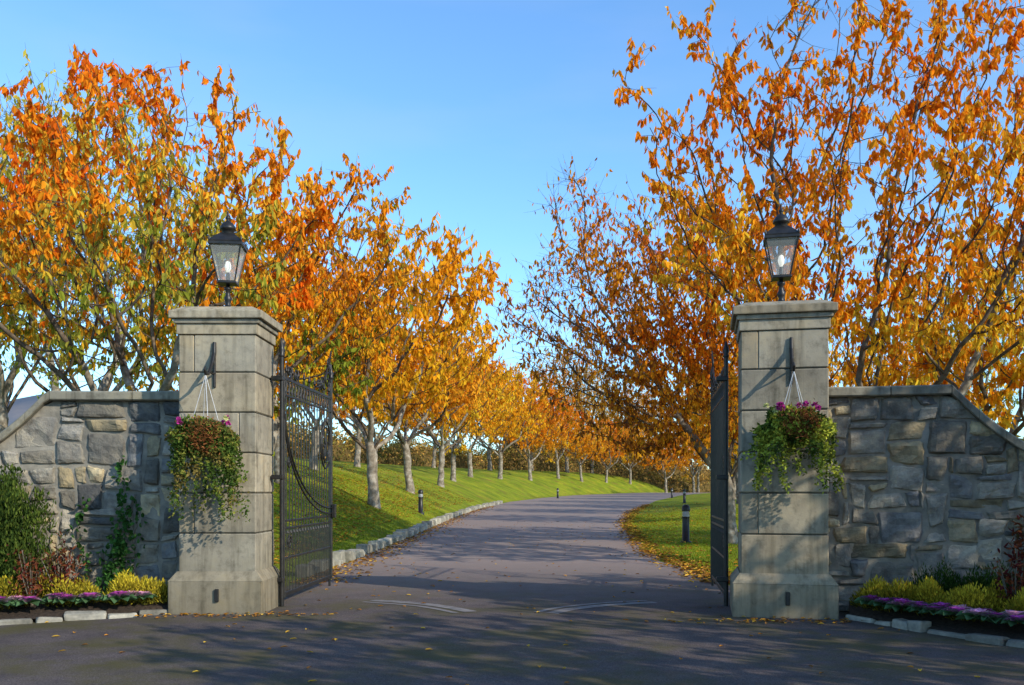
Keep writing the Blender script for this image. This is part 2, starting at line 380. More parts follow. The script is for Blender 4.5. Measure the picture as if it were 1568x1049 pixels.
def rubble_wall(path, u1, sgn, seed, dz=1.1, sw=2.1):
    rng = np.random.default_rng(seed); random.seed(seed)
    C = cr(path); S = np.r_[0, np.cumsum(np.linalg.norm(np.diff(C, axis=0), axis=1))]; Lt = S[-1]
    H = 2.71
    def top(u):
        q = np.clip((u - u1) / sw, 0, 1); return H - dz * (1 - (1 - q) ** 2.2)
    def pt(u, off):
        x = np.interp(u, S, C[:, 0]); y = np.interp(u, S, C[:, 1])
        e = .15; tx = np.interp(u + e, S, C[:, 0]) - np.interp(u - e, S, C[:, 0]); ty = np.interp(u + e, S, C[:, 1]) - np.interp(u - e, S, C[:, 1])
        l_ = np.hypot(tx, ty) + 1e-9
        return x + sgn * ty / l_ * off, y - sgn * tx / l_ * off
    mb = MB()
    us = np.arange(0, Lt, .15)
    V = []
    for u in us:
        t_ = top(u)
        for off, z in ((0, 0), (0, t_), (-.4, t_), (-.4, 0)):
            x, y = pt(u, off); V.append((x, y, z))
    mb.add(V, [[i * 4 + j, i * 4 + j + 1, (i + 1) * 4 + j + 1, (i + 1) * 4 + j] for i in range(len(us) - 1) for j in range(3)] + [[0, 1, 2, 3]], 1)
    cu, cz = .112, .1084
    NU, NZ = int(Lt / cu), 25
    Ju = rng.uniform(-.042, .042, (NU + 1, NZ + 1)); Jz = rng.uniform(-.038, .038, (NU + 1, NZ + 1)); Jz[:, 0] = 0; Jz[:, NZ] = 0; Ju[0, :] = 0
    occ = np.zeros((NU, NZ), bool)
    ab = np.array([0, .07, .2, .4, .6, .8, .93, 1.0]); na = len(ab)
    A, Bq = np.meshgrid(ab, ab)
    prof = ((1 - np.abs(2 * A - 1) ** 7) * (1 - np.abs(2 * Bq - 1) ** 7)) ** .5
    gi = [[i * na + j, i * na + j + 1, (i + 1) * na + j + 1, (i + 1) * na + j] for i in range(na - 1) for j in range(na - 1)]
    for j in range(NZ):
        for i in range(NU):
            if occ[i, j]: continue
            w = rng.choice([1, 2, 3, 4, 5, 6], p=[.07, .18, .24, .24, .17, .10]); h = rng.choice([1, 2, 3, 4], p=[.28, .38, .24, .10])
            if h >= 3: w = min(w, 5)
            w = min(w, NU - i); h = min(h, NZ - j)
            while w > 1 and occ[i:i + w, j].any(): w -= 1
            while h > 1 and occ[i:i + w, j:j + h].any(): h -= 1
            occ[i:i + w, j:j + h] = True
            if (j + .3) * cz > top((i + w / 2) * cu): continue
            cs = []
            for (a_, b_) in ((i, j), (i + w, j), (i + w, j + h), (i, j + h)):
                cs.append((a_ * cu + Ju[a_, b_], b_ * cz + Jz[a_, b_]))
            cs = np.array(cs); cen = cs.mean(0); sh = np.maximum(np.abs(cs - cen), .02); cs = cen + (cs - cen) * (1 - .010 / sh)
            U = (1 - A) * (1 - Bq) * cs[0, 0] + A * (1 - Bq) * cs[1, 0] + A * Bq * cs[2, 0] + (1 - A) * Bq * cs[3, 0]
            Zz = (1 - A) * (1 - Bq) * cs[0, 1] + A * (1 - Bq) * cs[1, 1] + A * Bq * cs[2, 1] + (1 - A) * Bq * cs[3, 1]
            edge = 1 - prof
            U = U + edge * rng.uniform(-.016, .016, U.shape); Zz = Zz + edge * rng.uniform(-.014, .014, U.shape)
            nz = np.array([mnoise.fractal(Vector((p[0] * 5, p[1] * 5, i * .37 + j)), 1.0, 2.0, 3) for p in zip(U.ravel(), Zz.ravel())]).reshape(U.shape)
            tx_, tz_ = rng.uniform(-.03, .03, 2)
            D = -.012 + prof * (.045 + rng.uniform(-.012, .02) + nz * .045 + (A - .5) * tx_ + (Bq - .5) * tz_)
            Zz = np.minimum(Zz, top(U) - .005)
            x, y = pt(U.ravel(), D.ravel())
            g = rng.uniform(.5, 1.45); k = rng.random()
            base = np.array([.25, .23, .195]) if k < .55 else (np.array([.33, .275, .18]) if k < .84 else np.array([.15, .15, .15]))
            mb.add(np.stack([x, y, Zz.ravel()], 1), gi, 0, base * g)
    u = 0.0
    while u < Lt - .2:
        steep = u > u1 - .05 and u < u1 + sw
        ln = .3 if steep else random.uniform(.75, 1.1)
        if u < u1 - .06 and u + ln > u1: ln = u1 - u
        ln = max(ln, .12); n = 4; V = []; gp = .002 if steep else .006
        for q in range(n + 1):
            uu = u + gp + (ln - 2 * gp) * q / n; zt = float(top(uu))
            for off, dzz in ((.10, .015), (.115, .03), (.115, .115), (.095, .135), (-.45, .135), (-.45, .015)):
                x, y = pt(uu, off); V.append((x, y, zt + dzz - .02))
        F = [[a * 6 + k_, a * 6 + (k_ + 1) % 6, (a + 1) * 6 + (k_ + 1) % 6, (a + 1) * 6 + k_] for a in range(n) for k_ in range(6)]
        g = random.uniform(.8, 1.15); mb.add(V, F, 2, (.25 * g, .23 * g, .18 * g))
        for e in (0, n * 6): mb.add([V[e + k_] for k_ in range(6)], [[0, 1, 2, 3], [0, 3, 4, 5]], 2, (.2, .19, .16))
        u += ln
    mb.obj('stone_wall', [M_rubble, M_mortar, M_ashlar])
rubble_wall([(-4.02, 11.95), (-5.0, 11.97), (-6.0, 11.93), (-7.2, 11.65), (-9, 10.8), (-11, 9.4)], 2.02, -1, 11)
rubble_wall([(3.80, 11.55), (4.6, 11.42), (5.4, 11.22), (6.3, 10.9), (7.5, 10.3), (9.2, 9.0)], 1.62, 1, 12)

# ------------------------------------------------------------------ wrought iron gates
def gate(hx, hy, fx, fy):
    mb = MB(); K = (.02, .02, .02); L = math.hypot(fx - hx, fy - hy); rz = math.atan2(fy - hy, fx - hx)
    def bar(p, q, s=.009): 
        tube(mb, [p, q], s, 4, 0, K)
    tube(mb, [(-.06, 0, 0), (-.06, 0, 3.3)], .03, 8, 0, K)
    lathe(mb, [(.03, 0), (.045, .02), (.03, .04), (.045, .09), (.03, .14), (.008, .22)], 10, 0, K, (-.06, 0, 3.28))
    for z in (.35, 1.7, 3.0): box(mb, (-.06, .05, z), (.1, .16, .06), 0, K, bev=.008)
    tube(mb, [(.02, 0, .1), (.02, 0, 3.08)], .024, 4, 0, K)
    tube(mb, [(L, 0, .1), (L, 0, 3.35)], .026, 4, 0, K)
    lathe(mb, [(.03, 0), (.045, .03), (.03, .05), (.045, .09), (.02, .15), (.003, .25)], 10, 0, K, (L, 0, 3.33))
    for z, h in ((.14, .06), (.62, .03), (1.02, .03), (1.12, .03), (2.80, .03), (3.02, .04)):
        box(mb, (L / 2, 0, z), (L, .022, h), 0, K, bev=.004)
    n = 18
    for i in range(1, n):
        x = L * i / n
        bar((x, 0, .14), (x, 0, 3.04))
        if i % 2 == 1:
            tube(mb, [(x, 0, 3.04), (x, 0, 3.10), (x, 0, 3.13), (x, 0, 3.22)], [.01, .01, .024, .002], 6, 0, K)
        xm = x - L / n / 2
        bar((xm, 0, .14), (xm, 0, .95), .007); tube(mb, [(xm, 0, .95), (xm, 0, 1.0)], [.018, .002], 5, 0, K)
        a = np.linspace(0, 2 * np.pi, 9)
        tube(mb, [(xm + .05 * math.cos(q), 0, 2.91 + .08 * math.sin(q)) for q in a], .006, 4, 0, K)
    a = np.linspace(0, math.pi / 2, 22)
    for off in (0, .09):
        tube(mb, [(L * (1 - math.cos(q)) * 1.0, -.012, 2.75 - off - (1.5) * math.sin(q)) for q in a], .014, 5, 0, K)
    a = np.linspace(0, 2 * np.pi, 25)
    for r_ in (.30, .22):
        tube(mb, [(L - .42 + r_ * math.cos(q), -.015, 2.25 + r_ * 1.25 * math.sin(q)) for q in a], .014, 5, 0, K)
    for q in range(6):
        an = q / 6 * 2 * np.pi
        tube(mb, [(L - .42 + .22 * math.cos(an), -.015, 2.25 + .27 * math.sin(an)), (L - .42 + .09 * math.cos(an + .5), -.015, 2.25 + .11 * math.sin(an + .5)), (L - .42, -.015, 2.25)], .010, 4, 0, K)
    def scroll(cx, cz, r0, sx_, turns=1.6, ph=0):
        q = np.linspace(0, turns * 2 * np.pi, 34)
        tube(mb, [(cx + sx_ * r0 * (1 - .85 * k / q[-1]) * math.cos(k + ph), 0, cz + r0 * (1 - .85 * k / q[-1]) * math.sin(k + ph)) for k in q], .012, 5, 0, K)
    scroll(L - .22, 3.27, .19, 1, ph=-1.57); scroll(L - .55, 3.2, .13, -1, ph=-1.57); scroll(L - .17, 3.55, .12, 1, ph=-1.57)
    scroll(L - .8, 3.15, .09, 1, ph=-1.57)
    q = np.linspace(0, 1, 16)
    tube(mb, [(L - 1.0 + 1.0 * k, 0, 3.1 + .68 * k ** 2.2) for k in q], .014, 5, 0, K)
    for x in (.3, .65): scroll(x, 3.13, .09, 1 if x < .5 else -1, ph=-1.57)
    for zc in (.82, 1.9): scroll(.3, zc, .1, 1); 
    tube(mb, [(L - .1, 0, 0), (L - .1, 0, .14)], .02, 8, 0, K)
    box(mb, (L, -.05, 1.2), (.09, .06, .22), 0, K, bev=.01)
    mb.obj('wrought_iron_gate', [M_iron], (hx, hy, .01), rz)
gate(-3.03, 12.1, -2.93, 14.8)
gate(2.84, 12.15, 3.24, 14.8)

# ------------------------------------------------------------------ hanging baskets
def basket(cx, cy, face, seed, palette, width, drop, hz):
    r = np.random.default_rng(seed); mb = MB(); K = (.02, .02, .02)
    tube(mb, [(0, -.01, .44), (.0, -.02, .30), (.0, -.10, .16), (.0, -.24, .02), (.0, -.34, .0), (.0, -.38, .05), (.0, -.35, .09)], [.022, .026, .024, .02, .016, .014, .01], 6, 2, K)
    tube(mb, [(0, -.01, .44), (0, -.01, -.12)], .02, 5, 2, K)
    tube(mb, [(0, -.012, .05), (0, -.12, .04), (0, -.2, .05)], .012, 5, 2, K)
    for k in range(4):
        a = k * math.pi / 2 + .5
        tube(mb, [(0, -.34, 0), (.2 * math.cos(a), -.34 + .2 * math.sin(a), hz)], .0035, 4, 3)
    lathe(mb, [(.01, hz - .22), (.12, hz - .19), (.19, hz - .1), (.21, hz)], 20, 1, c=(0, -.34, 0))
    tube(mb, [(.21 * math.cos(q), -.34 + .21 * math.sin(q), hz) for q in np.linspace(0, 6.283, 25)], .008, 5, 2, K)
    n = 5600
    d = nrm(r.normal(size=(n, 3))); rad = r.uniform(.45, 1, n) ** .5 * (1 + .18 * snoise(d, 3, seed + 9))
    P = d * rad[:, None] * np.array([width, .28, .24]) + np.array([0, -.37, hz - .02])
    P = P[(P[:, 1] < -.04)]
    lump = snoise(P, 14, seed); P = P[lump > -.75]
    tr = []
    for _ in range(64):
        a = r.uniform(0, 2 * np.pi); x0 = width * .95 * math.cos(a); y0 = -.37 + .25 * math.sin(a)
        if y0 > -.06: y0 = -.08
        ln = drop * r.uniform(.25, 1.0) ** .8 * (1.0 if abs(x0) > .12 else .75); m = int(ln * 85)
        q = np.linspace(0, 1, max(m, 4)); sw = r.uniform(-.12, .12)
        tr.append(np.stack([x0 * (1 + .08 * q) + sw * q + .02 * np.sin(q * 9 + a) + r.normal(0, .02, len(q)), y0 + r.normal(0, .02, len(q)), hz - .02 - ln * q], 1))
    TR = np.concatenate(tr)
    A = np.concatenate([P, TR]); m = len(A)
    D = nrm(np.c_[r.normal(size=(m, 2)), r.normal(size=m) - .4])
    k = snoise(A, 9, seed + 3)
    pal = np.array(palette); idx = np.clip(((k + 1) / 2 * len(pal) + r.normal(0, .5, m)).astype(int), 0, len(pal) - 1)
    col = pal[idx] * r.uniform(.6, 1.4, (m, 1))
    leaves(mb, A, D, r.uniform(.025, .055, m), r.uniform(.018, .038, m), col, 0, rng=r)
    for f in range(12):
        a = r.uniform(0, 6.28); c0 = np.array([width * .75 * math.cos(a), -.38 + .2 * math.sin(a) - .03, hz + .18 + r.uniform(-.05, .04)])
        if c0[1] > -.1: c0[1] = -.25
        mm = 22; dd = nrm(r.normal(size=(mm, 3)) + np.array([0, -.4, .6]))
        leaves(mb, c0 + dd * .005, dd, .038, .026, np.tile([[.50, .05, .28]], (mm, 1)) * r.uniform(.5, 1.4, (mm, 1)) if f % 4 else np.tile([[.6, .6, .25]], (mm, 1)), 0, rng=r)
    mm = 900; dd = nrm(r.normal(size=(mm, 3)) + np.array([0, -1.2, .3])); 
    P = np.array([.06, -.60, hz - .02]) + r.normal(size=(mm, 3)) * np.array([.09, .04, .09])
    leaves(mb, P, dd, .05, .013, np.array([[.26, .10, .035]]) * r.uniform(.4, 1.5, (mm, 1)), 0, rng=r)
    mb.obj('hanging_flower_basket', [M_plant, M_coir, M_iron, M_band], (cx, cy, 2.93), face)
def on_face(C, b, w, off):
    return C[0] + off * math.cos(b) - math.sin(b) * w / 2, C[1] - off * math.sin(b) - math.cos(b) * w / 2
px, py = on_face(CL, B_L, DL_, -.03)
basket(px, py, -B_L, 21, [(.06, .10, .02), (.10, .15, .025), (.22, .22, .04), (.08, .12, .025), (.20, .15, .04)], .38, 1.02, -.74)
px, py = on_face(CR, B_R, DR_, .08)
basket(px, py, -B_R, 22, [(.09, .13, .025), (.25, .29, .04), (.45, .46, .06), (.18, .21, .03), (.06, .09, .02)], .42, .78, -.62)

# ------------------------------------------------------------------ flower beds
def bed(kerb, back):
    mb = MB(); k = cr(kerb, 8); w = cr(back, 8)
    n = 40
    def rs(P):
        S = np.r_[0, np.cumsum(np.linalg.norm(np.diff(P, axis=0), axis=1))]; q = np.linspace(0, S[-1], n)
        return np.stack([np.interp(q, S, P[:, 0]), np.interp(q, S, P[:, 1])], 1)
    a, b = rs(k), rs(w); m = 10; V = []
    for i in range(n):
        for j in range(m):
            q = j / (m - 1); p = a[i] * (1 - q) + b[i] * q
            V.append((p[0], p[1], .05 + .10 * min(1, q * 3) + random.uniform(-.015, .015) * (0 < j < m - 1)))
    mb.add(V, [[i * m + j, i * m + j + 1, (i + 1) * m + j + 1, (i + 1) * m + j] for i in range(n - 1) for j in range(m - 1)], 1, smooth=True)
    kerb_line(mb, [tuple(p) for p in k], .08, .16, .5, .13, None, (.28, .26, .22))
    mb.obj('flower_bed', [M_kerb, M_soil]); return a, b
KL, WL = bed([(-4.25, 11.35), (-4.7, 11.0), (-5.4, 10.6), (-6.4, 10.15), (-8.0, 9.5), (-10, 8.4)], [(-4.3, 11.85), (-5.0, 11.85), (-6.0, 11.8), (-7.1, 11.5), (-8.9, 10.65), (-10.8, 9.3)])
KR, WR = bed([(4.02, 10.9), (4.25, 10.3), (4.55, 9.6), (4.95, 8.8), (5.8, 8.0), (7.6, 7.2)], [(4.2, 11.4), (4.8, 11.25), (5.5, 11.05), (6.3, 10.75), (7.5, 10.15), (9.1, 8.8)])
def bp(K, W, s, q):
    i = s * (len(K) - 1); a = np.array([np.interp(i, range(len(K)), K[:, 0]), np.interp(i, range(len(K)), K[:, 1])]); b = np.array([np.interp(i, range(len(W)), W[:, 0]), np.interp(i, range(len(W)), W[:, 1])])
    return a * (1 - q) + b * q

def heather(K, W, q0, q1, s0, s1, h, pal, seed, name, dens=26, lf=.05):
    r = np.random.default_rng(seed); mb = MB()
    for c in range(dens):
        p = bp(K, W, r.uniform(s0, s1), r.uniform(q0, q1)); n = 560
        d = nrm(r.normal(size=(n, 3))); d[:, 2] = np.abs(d[:, 2])
        rad = np.array([r.uniform(.13, .24), r.uniform(.13, .24), h * r.uniform(.65, 1.25)])
        P = d * rad * r.uniform(.6, 1, (n, 1)) + np.array([p[0], p[1], .12])
        k = r.uniform(0, 1, n) * .5 + (P[:, 2] - .12) / h * .45
        pa = np.array(pal); col = pa[np.clip((k * len(pa)).astype(int), 0, len(pa) - 1)] * r.uniform(.7, 1.3, (n, 1)) * r.uniform(.7, 1.25)
        leaves(mb, P, nrm(d + np.array([0, 0, .8]) + r.normal(size=(n, 3)) * .4), r.uniform(lf * .7, lf * 1.3, n), .014, col, 0, True, rng=r)
    mb.obj(name, [M_plant])
GY = [(.09, .09, .015), (.22, .18, .02), (.46, .35, .03), (.58, .47, .04)]
heather(KL, WL, .34, .68, .02, .75, .32, GY, 31, 'heather_border', 84)
heather(KR, WR, .28, .58, .03, .8, .33, GY, 32, 'heather_border', 100)
DG = [(.02, .035, .01), (.04, .075, .015), (.07, .11, .02)]
heather(KL, WL, .74, .88, .22, .8, .55, [(.07, .07, .01), (.17, .16, .02), (.28, .25, .03)], 33, 'low_hedge', 52)
heather(KR, WR, .64, .86, .16, .52, .50, DG, 34, 'low_hedge', 36)

def kale(K, W, s0, s1, q, n, seed):
    r = np.random.default_rng(seed); mb = MB()
    for i in range(n):
        p = bp(K, W, s0 + (s1 - s0) * (i + .5) / n + r.uniform(-.008, .008), q + r.uniform(-.03, .03)); c0 = np.array([p[0], p[1], .22]); sc = r.uniform(1.15, 1.6)
        tint = np.array([.40, .07, .30]) * r.uniform(.5, 1.3) if r.random() < .7 else np.array([.75, .36, .52])
        for ring, (cnt, el, ln, wd) in enumerate(((9, .15, .13, .11), (8, .5, .10, .09), (7, .9, .075, .07), (5, 1.3, .05, .05))):
            a = np.arange(cnt) / cnt * 6.283 + r.uniform(0, 6); e = el + r.uniform(-.15, .15, cnt)
            D = np.stack([np.cos(a) * np.cos(e), np.sin(a) * np.cos(e), np.sin(e)], 1); side = np.stack([-np.sin(a), np.cos(a), 0 * a], 1)
            gr = np.array([.09, .17, .07])
            col = gr if ring == 0 else (gr * .6 + tint * .4 if ring == 1 else tint * (1 + .4 * (ring - 2)))
            leaves(mb, np.tile(c0, (cnt, 1)) + D * .01, D, ln * sc, wd * sc, np.tile(col, (cnt, 1)) * r.uniform(.7, 1.25, (cnt, 1)), 0, rng=r, side=side)
    mb.obj('ornamental_cabbage_row', [M_plant])
kale(KL, WL, .02, .85, .14, 17, 41); kale(KL, WL, .05, .85, .28, 13, 44); kale(KR, WR, .04, .9, .08, 20, 42)
kale(KR, WR, .06, .9, .19, 17, 43)

def shrub(name, x, y, r0, h, n, pal, lf, seed, up=1.0, z0=.1, stems=0):
    r = np.random.default_rng(seed); mb = MB(); P = []
    if stems:
        for s_ in range(stems):
            a = r.uniform(0, 6.28); q = np.linspace(0, 1, 6); rr = r0 * r.uniform(.2, 1); hh = h * r.uniform(.6, 1)
            pts = np.stack([x + rr * math.cos(a) * q, y + rr * math.sin(a) * q, z0 + hh * q], 1); tube(mb, pts, .006, 4, 1)
            m = n // stems; k = r.uniform(.3, 1, m); P.append(np.stack([x + rr * math.cos(a) * k, y + rr * math.sin(a) * k, z0 + hh * k], 1) + r.normal(0, .055, (m, 3)))
        P = np.concatenate(P)
    else:
        nsp = 26; cc = np.stack([r.normal(0, r0 * .42, nsp), r.normal(0, r0 * .42, nsp)], 1); ht = h * r.uniform(.72, 1.08, nsp)
        ci = r.integers(0, nsp, n); q = r.uniform(0, 1, n); wd = .10 * np.sin(np.clip(q, .02, .98) * 3.14) ** .5 + .01
        P = np.stack([x + cc[ci, 0] + r.normal(0, 1, n) * wd, y + cc[ci, 1] + r.normal(0, 1, n) * wd, z0 + ht[ci] * q], 1)
    n = len(P); pa = np.array(pal); col = pa[r.integers(0, len(pa), n)] * r.uniform(.6, 1.4, (n, 1))
    D = r.normal(size=(n, 3)) * .6 + np.array([0, 0, up])
    leaves(mb, P, D, r.uniform(lf * .7, lf * 1.3, n), lf * .38, col, 0, rng=r)
    mb.obj(name, [M_plant, M_bark])
shrub('yew_shrub', -6.2, 11.3, .38, 1.6, 8500, [(.04, .065, .014), (.09, .12, .02), (.05, .08, .016)], .06, 51, 1.8)
shrub('yew_shrub', -6.75, 11.1, .42, 1.3, 7500, [(.04, .065, .014), (.09, .12, .02)], .06, 52, 1.8)
RB = [(.10, .02, .02), (.16, .05, .02), (.07, .05, .02), (.20, .06, .03)]
shrub('heavenly_bamboo', -5.50, 11.2, .3, .85, 420, RB, .07, 53, .3, stems=14)
shrub('heavenly_bamboo', -5.75, 10.95, .25, .75, 300, RB, .07, 54, .3, stems=10)
shrub('heavenly_bamboo', 5.75, 10.1, .32, 1.15, 700, RB, .08, 55, .2, stems=18)
shrub('heavenly_bamboo', 5.45, 9.9, .22, .8, 260, RB, .07, 56, .2, stems=10)

# ivy on left wall
mb = MB(); r = np.random.default_rng(61); P = []
for s_ in range(9):
    x, z = r.uniform(-5.6, -4.75) if s_ > 1 else -5.2, .1
    hh = 1.85 if s_ < 1 else r.uniform(.5, 1.4); m = int(hh * 22); pts = []
    for k in range(m):
        x += r.uniform(-.035, .04) * (1 if s_ > 1 else .6); z += hh / m; pts.append((x, 11.865, z))
    tube(mb, pts, .005, 4, 1); pts = np.array(pts)
    for _ in range(2 if s_ else 3): P.append(pts + r.normal(0, 1, pts.shape) * np.array([.05, .012, .03]))
P = np.concatenate(P); n = len(P)
leaves(mb, P, np.c_[r.normal(size=n), -np.ones(n) * .5, r.normal(size=n) - .5], r.uniform(.05, .09, n), r.uniform(.045, .07, n), np.array([[.035, .09, .02]]) * r.uniform(.5, 1.7, (n, 1)), 0, rng=r)
mb.obj('climbing_ivy', [M_plant, M_bark])

# ------------------------------------------------------------------ bollards
def bollard(x, y, z):
    mb = MB(); K = (.02, .02, .02)
    lathe(mb, [(.16, -.1), (.16, .03), (.105, .04), (.10, .70)], 20, 0, K)
    lathe(mb, [(.10, .70), (.118, .70), (.118, .735), (.10, .74)], 20, 0, K)
    lathe(mb, [(.085, .735), (.085, .90)], 20, 1)
    for q in (.775, .815, .855): lathe(mb, [(.085, q), (.115, q - .012), (.115, q), (.085, q + .012)], 20, 1)
    lathe(mb, [(.118, .89), (.12, .93), (.11, 1.03), (.06, 1.08), (.001, 1.09)], 20, 0, K)
    mb.obj('bollard_light', [M_iron, M_band], (x, y, z))
for x, y in ((-4.2, 42), (5.0, 26.3), (13.2, 70), (17.5, 100), (4.9, 98), (14.2, 62)):
    bollard(x, y, float(gz(x, y)) + .01)

# ------------------------------------------------------------------ trees
def grow(trunk, limbs, envs, nat, step, kill, seed, upb=.06):
    r = np.random.default_rng(seed)
    vol = np.array([e[3] * e[4] * e[5] * (e[6] if len(e) > 6 else 1) for e in envs]); vol = vol / vol.sum()
    A = []
    for e, v in zip(envs, vol):
        n = max(8, int(nat * v)); d = nrm(r.normal(size=(n, 3))); q = r.uniform(0.05, 1, n) ** .42
        A.append(d * q[:, None] * np.array(e[3:6]) + np.array(e[:3]))
    A = np.concatenate(A)
    pos = [np.array(p, float) for p in trunk]; par = [-1] + list(range(len(trunk) - 1))
    top = len(trunk) - 1
    for (st, d, ln) in limbs:
        prev = max(0, top - st); p = pos[prev].copy(); d = np.array(d, float); d /= np.linalg.norm(d)
        for k in range(int(ln / step)):
            d = d + r.normal(0, .10, 3); d[2] += .02; d /= np.linalg.norm(d); p = p + d * step
            pos.append(p.copy()); par.append(prev); prev = len(pos) - 1
    alive = np.ones(len(A), bool)
    for it in range(70):
        if alive.sum() < 8: break
        kd = kdtree.KDTree(len(pos))
        for i, p in enumerate(pos): kd.insert(p, i)
        kd.balance()
        acc = {}; idx = np.nonzero(alive)[0]
        for ai in idx:
            co, ni, ds = kd.find(A[ai])
            if ds < kill: alive[ai] = False; continue
            dv = (A[ai] - pos[ni]) / ds
            if ni in acc: acc[ni] += dv
            else: acc[ni] = dv.copy()
        new = 0
        for ni, dv in acc.items():
            if par[ni] == -1 or ni < 2: continue
            d = dv / (np.linalg.norm(dv) + 1e-6)
            pd = pos[ni] - pos[par[ni]]; pd /= np.linalg.norm(pd) + 1e-6
            d = d + pd * .45 + r.normal(0, .18, 3) + np.array([0, 0, upb]); d /= np.linalg.norm(d)
            p = pos[ni] + d * step
            co, nj, ds = kd.find(p)
            if ds < step * .45: continue
            pos.append(p); par.append(ni); new += 1
        if new == 0: break
    return np.array(pos), np.array(par)

PAL = {'red': (.86, .20, .012), 'orange': (.95, .33, .016), 'amber': (.96, .46, .025), 'yellow': (.95, .62, .045), 'green': (.30, .34, .035), 'brown': (.42, .15, .03), 'olive': (.50, .46, .07), 'tan': (.58, .34, .10)}
def tree_mesh(name, trunk, limbs, envs, nat, seed, step=.28, kill=.5, tip=.007, lpt=10, tpn=1.6, lsize=.12, ramp=('yellow', 'amber', 'orange', 'red'), z01=(2.5, 9), simple=False, dens=None, tl=.55, trunk_r=.15, mix=None, clump=.55):
    r = np.random.default_rng(seed + 100)
    pos, par = grow(trunk, limbs, envs, nat, step, kill, seed)
    n = len(pos); rad = np.zeros(n); kids = [[] for _ in range(n)]
    for i in range(1, n): kids[par[i]].append(i)
    ex = 2.1
    for i in range(n - 1, -1, -1):
        rad[i] = tip if not kids[i] else sum(rad[k] ** ex for k in kids[i]) ** (1 / ex)
    rad = tip + (rad - tip) * (trunk_r - tip) / max(rad[0] - tip, 1e-3)
    D = np.zeros((n, 3)); 
    for i in range(1, n): D[i] = pos[i] - pos[par[i]]
    D[0] = (0, 0, 1); D = nrm(D)
    main = [max(k, key=lambda q: rad[q]) if k else -1 for k in kids]
    T = D.copy()
    for i in range(n):
        if main[i] >= 0: T[i] = D[i] + D[main[i]]
    T = nrm(T)
    mb = MB(); I = np.arange(1, n); Pp = par[1:]
    ismain = np.array([main[p] == i for i, p in zip(I, Pp)])
    T0 = np.where(ismain[:, None], T[Pp], D[I]); r0 = np.where(ismain, rad[Pp], np.minimum(rad[Pp], rad[I] * 1.15))
    flare = np.ones(n); flare[0] = 1.45; flare[1] = 1.12
    r0 = r0 * flare[Pp]; r1 = rad[I] * flare[I]
    for lo, hi, k, cc in ((0, .02, 4, (.34, .28, .24)), (.02, .06, 6, (.52, .46, .42)), (.06, 9, 9, (1, 1, 1))):
        m = (rad[I] >= lo) & (rad[I] < hi)
        if m.any(): segs(mb, pos[Pp][m], pos[I][m], r0[m], r1[m], k, 0, cc, T0[m], T[I][m])
    thin = np.nonzero((rad < .03) & (np.arange(n) > 5))[0]
    cnt = r.poisson(tpn, len(thin)); term = np.array([not kids[i] for i in thin]); cnt[term] += 1
    src = np.repeat(thin, cnt); m = len(src)
    d = nrm(D[src] * .9 + r.normal(size=(m, 3)) * .75 + np.array([0, 0, .25]))
    frac = r.uniform(0, 1, m)[:, None]; p = pos[src] * (1 - frac) + pos[par[src]] * frac
    ln = tl * r.uniform(.4, 1.3, m)[:, None]; nodes = [p]
    for k in range(3):
        p = p + d * ln / 3; nodes.append(p); d = nrm(d + r.normal(size=(m, 3)) * .22 + np.array([0, 0, .12]))
    rr = [.0055, .0045, .0035, .002]
    for k in range(3): segs(mb, nodes[k], nodes[k + 1], rr[k] * tip / .008, rr[k + 1] * tip / .008, 3, 0, (.28, .22, .19))
    q = snoise(nodes[2], 1.1, seed) * .6 + snoise(nodes[2], 2.7, seed + 1) * .4
    dn = np.clip(1 + q * clump * 1.6, .04, 2.3)
    if dens is not None: dn = dn * dens(nodes[2])
    nl = r.poisson(lpt * dn); ti = np.repeat(np.arange(m), nl); k = len(ti)
    w = r.uniform(0, 3, k); s0 = np.minimum(w.astype(int), 2); f = (w - s0)[:, None]
    N = np.stack(nodes, 1); LP = N[ti, s0] * (1 - f) + N[ti, s0 + 1] * f
    LD = np.c_[r.normal(size=(k, 2)) * .38, -np.abs(r.normal(1., .3, k))]
    zz = np.clip((LP[:, 2] - z01[0]) / (z01[1] - z01[0]), 0, 1)
    val = np.clip(zz * .62 + .13 + snoise(LP, .8, seed + 5) * .28 + snoise(N[ti, 2], 6, seed + 6) * .14 + r.normal(0, .16, k), 0, .999)
    cs = np.array([PAL[c] for c in ramp]); fi = val * (len(cs) - 1); i0 = fi.astype(int); fr = (fi - i0)[:, None]
    col = cs[i0] * (1 - fr) + cs[np.minimum(i0 + 1, len(cs) - 1)] * fr
    if mix:
        pick = r.random(k) < mix[1]; col[pick] = PAL[mix[0]]
    col = np.minimum(col * r.uniform(.7, 1.06, (k, 1)), .96)
    L = lsize * r.uniform(.65, 1.3, k)
    leaves(mb, LP, LD, L, L * r.uniform(.34, .48, k), col, 1, simple, rng=r)
    print('TREE', name, 'nodes', n, 'twigs', m, 'leaves', k)
    return mb.mesh(name, [M_bark, M_leaf])

def cherry(h=2.0, seed=0, lean=(0, 0), nl=5, up=1.1, ln=1.8):
    r = np.random.default_rng(seed)
    tr = [(lean[0] * k / 6 + r.uniform(-.03, .03), lean[1] * k / 6 + r.uniform(-.03, .03), h * k / 6 - (.25 if k == 0 else 0)) for k in range(7)]
    lm = []
    for i in range(nl):
        a = i / nl * 6.283 + r.uniform(-.4, .4); lm.append((r.integers(0, 2), (math.cos(a), math.sin(a), up * r.uniform(.7, 1.4)), ln * r.uniform(.7, 1.2)))
    return tr, lm

